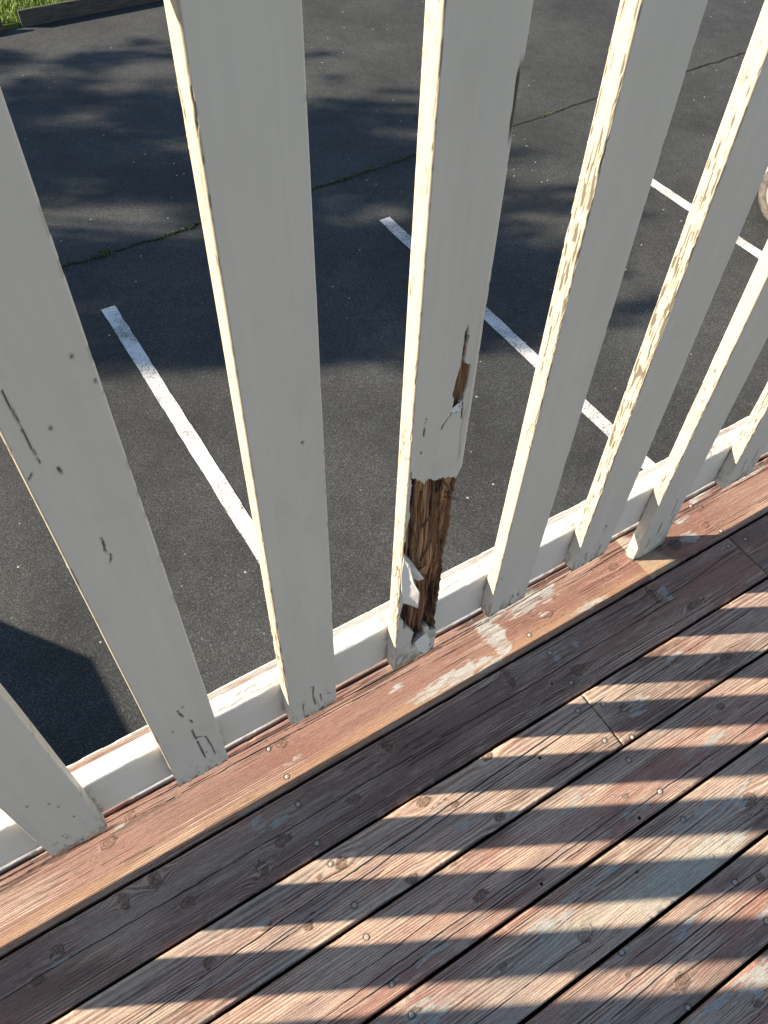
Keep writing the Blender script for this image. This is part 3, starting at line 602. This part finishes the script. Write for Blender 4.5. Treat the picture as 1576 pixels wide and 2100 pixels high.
# loose paint and splinters on the rotten baluster
def flap(poly_l, poly_r, ang, parent, name, seed, thick=.0007, tw=0.):
    """sheet between two edges given as (x,z) lists; attached on the left edge, curling out to the viewer"""
    nl = 26; nu = 14; V = []
    Lz = np.linspace(0, 1, nl)
    li = np.array(poly_l); ri = np.array(poly_r)
    lt = np.linspace(0, 1, len(li)); rt = np.linspace(0, 1, len(ri))
    pts = np.zeros((nl, nu, 3))
    for a, t in enumerate(Lz):
        p0 = np.array([np.interp(t, lt, li[:, 0]), np.interp(t, lt, li[:, 1])]); p1 = np.array([np.interp(t, rt, ri[:, 0]), np.interp(t, rt, ri[:, 1])])
        for b, u in enumerate(np.linspace(0, 1, nu)):
            q = p0+(p1-p0)*u; wv = (.0015*math.sin(t*9+seed) + .004*(float(fbm(np.array([u*3.+seed]), np.array([t*6.]), 77)[0])-.5))*u**.5
            pts[a, b] = (q[0], -.0012-(p1[0]-p0[0])*math.tan(ang)*(u**1.5)*(.55+.45*math.sin(math.pi*(.15+.75*t)))-wv-tw*u*t, q[1])
    V = np.concatenate([pts.reshape(-1, 3), pts.reshape(-1, 3)+np.array([0, thick, 0])])
    Fq = grid_quads(nu, nl); n = nl*nu
    idx = np.arange(n).reshape(nl, nu); loop = np.concatenate([idx[0], idx[1:, -1], idx[-1, -2::-1], idx[-2:0:-1, 0]]); j = np.arange(len(loop)); l2 = loop[(j+1) % len(loop)]
    Fs = np.stack([loop, n+loop, n+l2, l2], 1)
    o = mesh_np(name, V, np.concatenate([Fq, Fq[:, ::-1]+n, Fs]), PAINT, parent, np.ones((2*n, 3))*C3(.74, .71, .64))
    return o
b4 = bal[4]
f = flap([(.003, .545), (.001, .50), (.003, .45), (.009, .392)], [(.013, .525), (.020, .470), (.031, .440), (.0355, .370)], math.radians(36), b4, 'paint_flap', 1)
f['label'] = 'curled flap of paint lit by the sun beside the rot'
flap([(.016, .512), (.018, .490), (.020, .472)], [(.027, .503), (.038, .478), (.034, .458)], math.radians(40), b4, 'paint_flap', 3)
flap([(.048, .205), (.056, .170), (.066, .150)], [(.071, .236), (.080, .195), (.083, .160)], math.radians(24), b4, 'paint_flap', 5)
flap([(.066, .158), (.070, .146)], [(.083, .160), (.080, .134)], math.radians(14), b4, 'paint_flap', 6)
flap([(.064, .868), (.066, .862), (.070, .856)], [(.078, .876), (.0785, .866), (.077, .857)], math.radians(8), b4, 'paint_flap', 8)
def splinter(pts, r, parent):
    V, Fc = tube(pts, [r]+[r*.8]*(len(pts)-2)+[r*.12], 5)
    return mesh_py('splinter', V, Fc, ROT, parent, smooth=True)
for pts, r in (([(.066, .004, .715), (.078, -.001, .690), (.090, -.003, .661)], .0017), ([(.080, .006, .668), (.094, .002, .650), (.1075, -.002, .634)], .0015), ([(.082, .008, .650), (.095, .004, .642), (.103, .002, .636)], .0013),
               ([(.070, .006, .700), (.085, .003, .676), (.096, .002, .655)], .0012), ([(.030, .004, .70), (.033, .001, .62), (.031, .002, .53)], .0021), ([(.016, .004, .73), (.017, .001, .66), (.013, .003, .60)], .0018),
               ([(.052, .004, .715), (.055, .0, .63), (.050, .003, .57)], .0024), ([(.040, .004, .60), (.058, .0, .64), (.068, .003, .66)], .0020), ([(.044, .004, .50), (.060, .0, .56), (.070, .002, .60)], .0022), ([(.074, .006, .60), (.080, .001, .50), (.078, .005, .44)], .0022),
               ([(.060, .004, .44), (.066, .001, .36), (.062, .004, .29)], .0020), ([(.044, .005, .42), (.047, .001, .33), (.043, .004, .27)], .0018), ([(.082, .006, .40), (.084, .002, .32), (.080, .004, .26)], .0018), ([(.090, .010, .52), (.094, .004, .42), (.091, .006, .33)], .0020), ([(.020, .006, .62), (.030, .001, .56), (.028, .004, .50)], .0015)):
    splinter(pts, r, b4)
V = [(.030, -.006, .485), (.046, -.008, .497), (.052, -.004, .486), (.047, -.007, .472), (.036, -.006, .470), (.040, .003, .484)]
ch = mesh_py('wood_chip', V, [(0, 1, 2, 3, 4), (0, 5, 1), (1, 5, 2), (2, 5, 3), (3, 5, 4), (4, 5, 0)], m_simple('fresh_wood_chip', (.26, .13, .07), (.40, .24, .14), 90, .8, .2), b4)
# loose flakes lying on the boards
def flake(x, y, s, seed, lab):
    rr = random.Random(seed); n = 9; V = []; 
    for zz in (.0012, .0028):
        for q in range(n):
            a = 2*math.pi*q/n; rad = s*(.75+.4*rr.Random().random() if False else s and (.75+.35*((q*7+seed) % 5)/5)); V.append((math.cos(a)*rad*s*1.25, math.sin(a)*rad*s*.9, zz+.0015*math.cos(a*2)))
    Fc = [tuple(range(n-1, -1, -1)), tuple(range(n, 2*n))] + [(q, (q+1) % n, n+(q+1) % n, n+q) for q in range(n)]
    o = mesh_py('paint_flake', V, Fc, LINE, None, loc=(x, y, .0008)); o.rotation_euler = (0, 0, rr.uniform(0, 3)); tag(o, lab, 'paint flake'); return o
flake(.7085, -.0045, .0105, 3, 'loose grey paint flake lying at the foot of the long baluster')
flake(.094, -.637, .006, 5, 'small pale paint flake beside a deck board gap, bottom right')
flake(.118, -.806, .007, 8, 'pale paint flake at the lowest board gap near the bottom edge')

# ------------------------------------------------------------------ parked cars
def car(loc, rotz, label, paint):
    root = empty('parked_car', loc); root.rotation_euler = (0, 0, rotz); tag(root, label, 'car', 'cars parked in the lot')
    st = [(-2.25,.42,.60,.62,.66),(-2.15,.30,.74,.76,.80),(-1.75,.24,.86,.88,.92),(-1.1,.22,.93,.97,1.0),(-.75,.22,.95,1.0,1.05),(-.15,.22,.97,1.38,1.41),(.4,.22,.97,1.45,1.48),(1.0,.22,.97,1.43,1.46),(1.6,.22,.97,1.25,1.28),(2.0,.24,.96,1.0,1.03),(2.2,.32,.86,.90,.92),(2.28,.45,.70,.72,.74)]
    V = []; m = 12
    for (y, zl, zb, zr, zc) in st:
        tw = 1-.20*max(0, (abs(y)-1.7)/.6)**2; cab = zr-zb > .15
        half = [(.0, zl), (.72*tw, zl), (.86*tw, zl+.10), (.90*tw, (zl+zb)/2), (.88*tw, zb-.04), ((.80 if not cab else .84)*tw, zb)] 
        half += [((.62 if cab else .70)*tw, zr), (.0, zc)]
        ring = half + [(-x, z) for x, z in half[-2:0:-1]]
        m = len(ring); V += [(x, y, z) for x, z in ring]
    Fc = []
    for a in range(len(st)-1):
        for q in range(m): Fc.append((a*m+q, a*m+(q+1) % m, (a+1)*m+(q+1) % m, (a+1)*m+q))
    Fc += [tuple(range(m)), tuple(range((len(st)-1)*m, len(st)*m))]
    body = mesh_py('body', V, Fc, paint, root, smooth=True)
    sm = body.modifiers.new('s', 'SUBSURF'); sm.levels = 2; sm.render_levels = 2
    for s in (-1, 1):
        mesh_py('side_window', [(s*.835, -.45, 1.01), (s*.835, 1.55, 1.01), (s*.70, 1.25, 1.34), (s*.69, .0, 1.38)], [(0, 1, 2, 3)], GLASS, root)
        mi = box('side_mirror', s*.90-.08, s*.90+.08, -.66, -.58, .96, 1.06, paint, root, bevel=.03)
        box('head_lamp', s*.62-.16, s*.62+.16, -2.20, -2.05, .60, .72, ALLOY, root, bevel=.03); box('tail_lamp', s*.64-.14, s*.64+.14, 2.10, 2.24, .68, .84, LAMP, root, bevel=.03)
        box('door_handle', s*.895-.012, s*.895+.012, .25, .45, .86, .89, TRIM, root, bevel=.005)
    mesh_py('windscreen', [(-.68, -.70, 1.04), (.68, -.70, 1.04), (.58, -.16, 1.40), (-.58, -.16, 1.40)], [(0, 1, 2, 3)], GLASS, root)
    for s in (-1, 1):
        for y in (-1.38, 1.36):
            wh = empty('wheel', (s*.885, y, .315), root)
            def lathe(name, prof, mat, N=40):
                V = []; Fc = []
                for (x, r) in prof:
                    for q in range(N): V.append((s*x, r*math.cos(2*math.pi*q/N), r*math.sin(2*math.pi*q/N)))
                for a in range(len(prof)-1):
                    for q in range(N): Fc.append((a*N+q, a*N+(q+1) % N, (a+1)*N+(q+1) % N, (a+1)*N+q))
                return mesh_py(name, V, Fc, mat, wh, smooth=True)
            lathe('tyre', [(-.16, .21), (-.16, .29), (-.13, .312), (0, .315), (.035, .308), (.052, .285), (.056, .25), (.05, .222), (.03, .205)], RUBBER)
            lathe('rim', [(.03, .207), (.052, .203), (.054, .192), (.02, .182), (.012, .10), (.03, .06), (.035, .0)], ALLOY)
            for q in range(5):
                a = q*2*math.pi/5+.3; ca, sa = math.cos(a), math.sin(a); V = []
                for (rad, wd, x) in ((.05, .022, .04), (.19, .030, .046)):
                    for sg in (-1, 1):
                        for dxx in (0, -.02): V.append((s*(x+dxx), rad*ca-sg*wd*sa, rad*sa+sg*wd*ca))
                mesh_py('spoke', V, [(0, 2, 6, 4), (1, 5, 7, 3), (0, 4, 5, 1), (2, 3, 7, 6)], ALLOY, wh)
    return root
CARP2 = m_simple('car_paint_white', (.60, .60, .59), (.66, .66, .65), 3, .25, .5)
car((7.385, 1.90, G), 0, 'silver car of which only a dusty tyre shows at the right edge', CARP2)
car((-3.72, 2.10, G), 0, 'grey car parked left of the view, casting the rounded shadow on the asphalt', CARP)

# ------------------------------------------------------------------ tree that throws the dappled shade
tree = empty('shade_tree', (-13.3, 14.9, G)); tag(tree, 'leafy tree left of the view, throwing dappled shade over the lot', 'tree')
def uv2w(u, v, h):                                   # ground point (u along the shadows, v across) lifted towards the sun by h metres
    g = Vector((u*.8854+v*.4648, -u*.4648+v*.8854, G)); return g + sun_dir*(h/sun_dir.z)
clumps = []
def region(u0, u1, v0, v1, n, rv0, rv1, skip=None):
    for q in range(n):
        u, v = rnd.uniform(u0, u1), rnd.uniform(v0, v1)
        if skip and skip(u, v): continue
        clumps.append((u, v, rnd.uniform(6.2, 10.6), rnd.uniform(rv0, rv1)))
light1 = lambda u, v: (-2.75 < u < -1.25 and 5.78 < v < 6.55) or (-.3 < u < .55 and 6.1 < v < 6.45)
region(-5.5, 1.7, 4.22, 5.75, 120, .22, .34); region(1.5, 2.25, 4.5, 5.6, 9, .16, .26)
region(-5.5, .9, 6.55, 8.25, 88, .20, .36, light1); region(-1.2, 1.0, 5.75, 6.55, 12, .16, .26, light1); region(-6, -2.9, 5.7, 6.6, 12, .2, .3)
region(1.0, 2.2, 5.8, 7.35, 13, .14, .24); region(-6, -1.6, 8.3, 9.75, 34, .18, .30); region(-1.6, .9, 8.2, 8.55, 5, .1, .16)
for q in ((2.55, 4.75, .17), (-.15, 9.72, .11), (-.05, 9.05, .09), (.85, 8.74, .10), (2.75, 6.55, .16), (2.75, 6.05, .14), (-1.4, 10.0, .16), (-2.2, 10.05, .12)): clumps.append((q[0], q[1], rnd.uniform(6.5, 9), q[2]))
V = []; Fc = []; cl_pos = []
for (u, v, h, rv) in clumps:
    c = uv2w(u, v, h); cl_pos.append(c); nl = int(55*(rv/.22)**2)
    for q in range(nl):
        d = Vector((rnd.gauss(0, 1), rnd.gauss(0, 1), rnd.gauss(0, 1))); d = d.normalized()*(rnd.random()**.4)*rv*1.15; p_ = c+d
        a = Vector((rnd.gauss(0, 1), rnd.gauss(0, 1), rnd.gauss(0, .7))).normalized(); b = a.orthogonal().normalized(); l_ = rnd.uniform(.055, .085); k = len(V)
        V += [p_-a*l_, p_+b*l_*.55, p_+a*l_, p_-b*l_*.55]; Fc.append((k, k+1, k+2, k+3))
org = Vector(tree.location); V = [q-org for q in V]
crown = mesh_py('crown', V, Fc, LEAF, tree)
top = Vector((0, 0, 4.6)); Vt, Ft = tube([(0, 0, -.1), (.05, 0, .6), (.1, .05, 2.4), (.0, .1, 4.6), (-.1, 0, 7.5)], [.34, .26, .22, .18, .06], 12)
mesh_py('trunk', Vt, Ft, BARK, tree, smooth=True)
for q in range(0, len(cl_pos), 6):
    e = cl_pos[q]-org; s = Vector((0, .05, 3.2+3.5*(q/len(cl_pos)))); mid = s.lerp(e, .5)+Vector((0, 0, .35))
    Vt, Ft = tube([s, mid, e], [.05, .03, .008], 6); mesh_py('limb', Vt, Ft, BARK, tree, smooth=True)
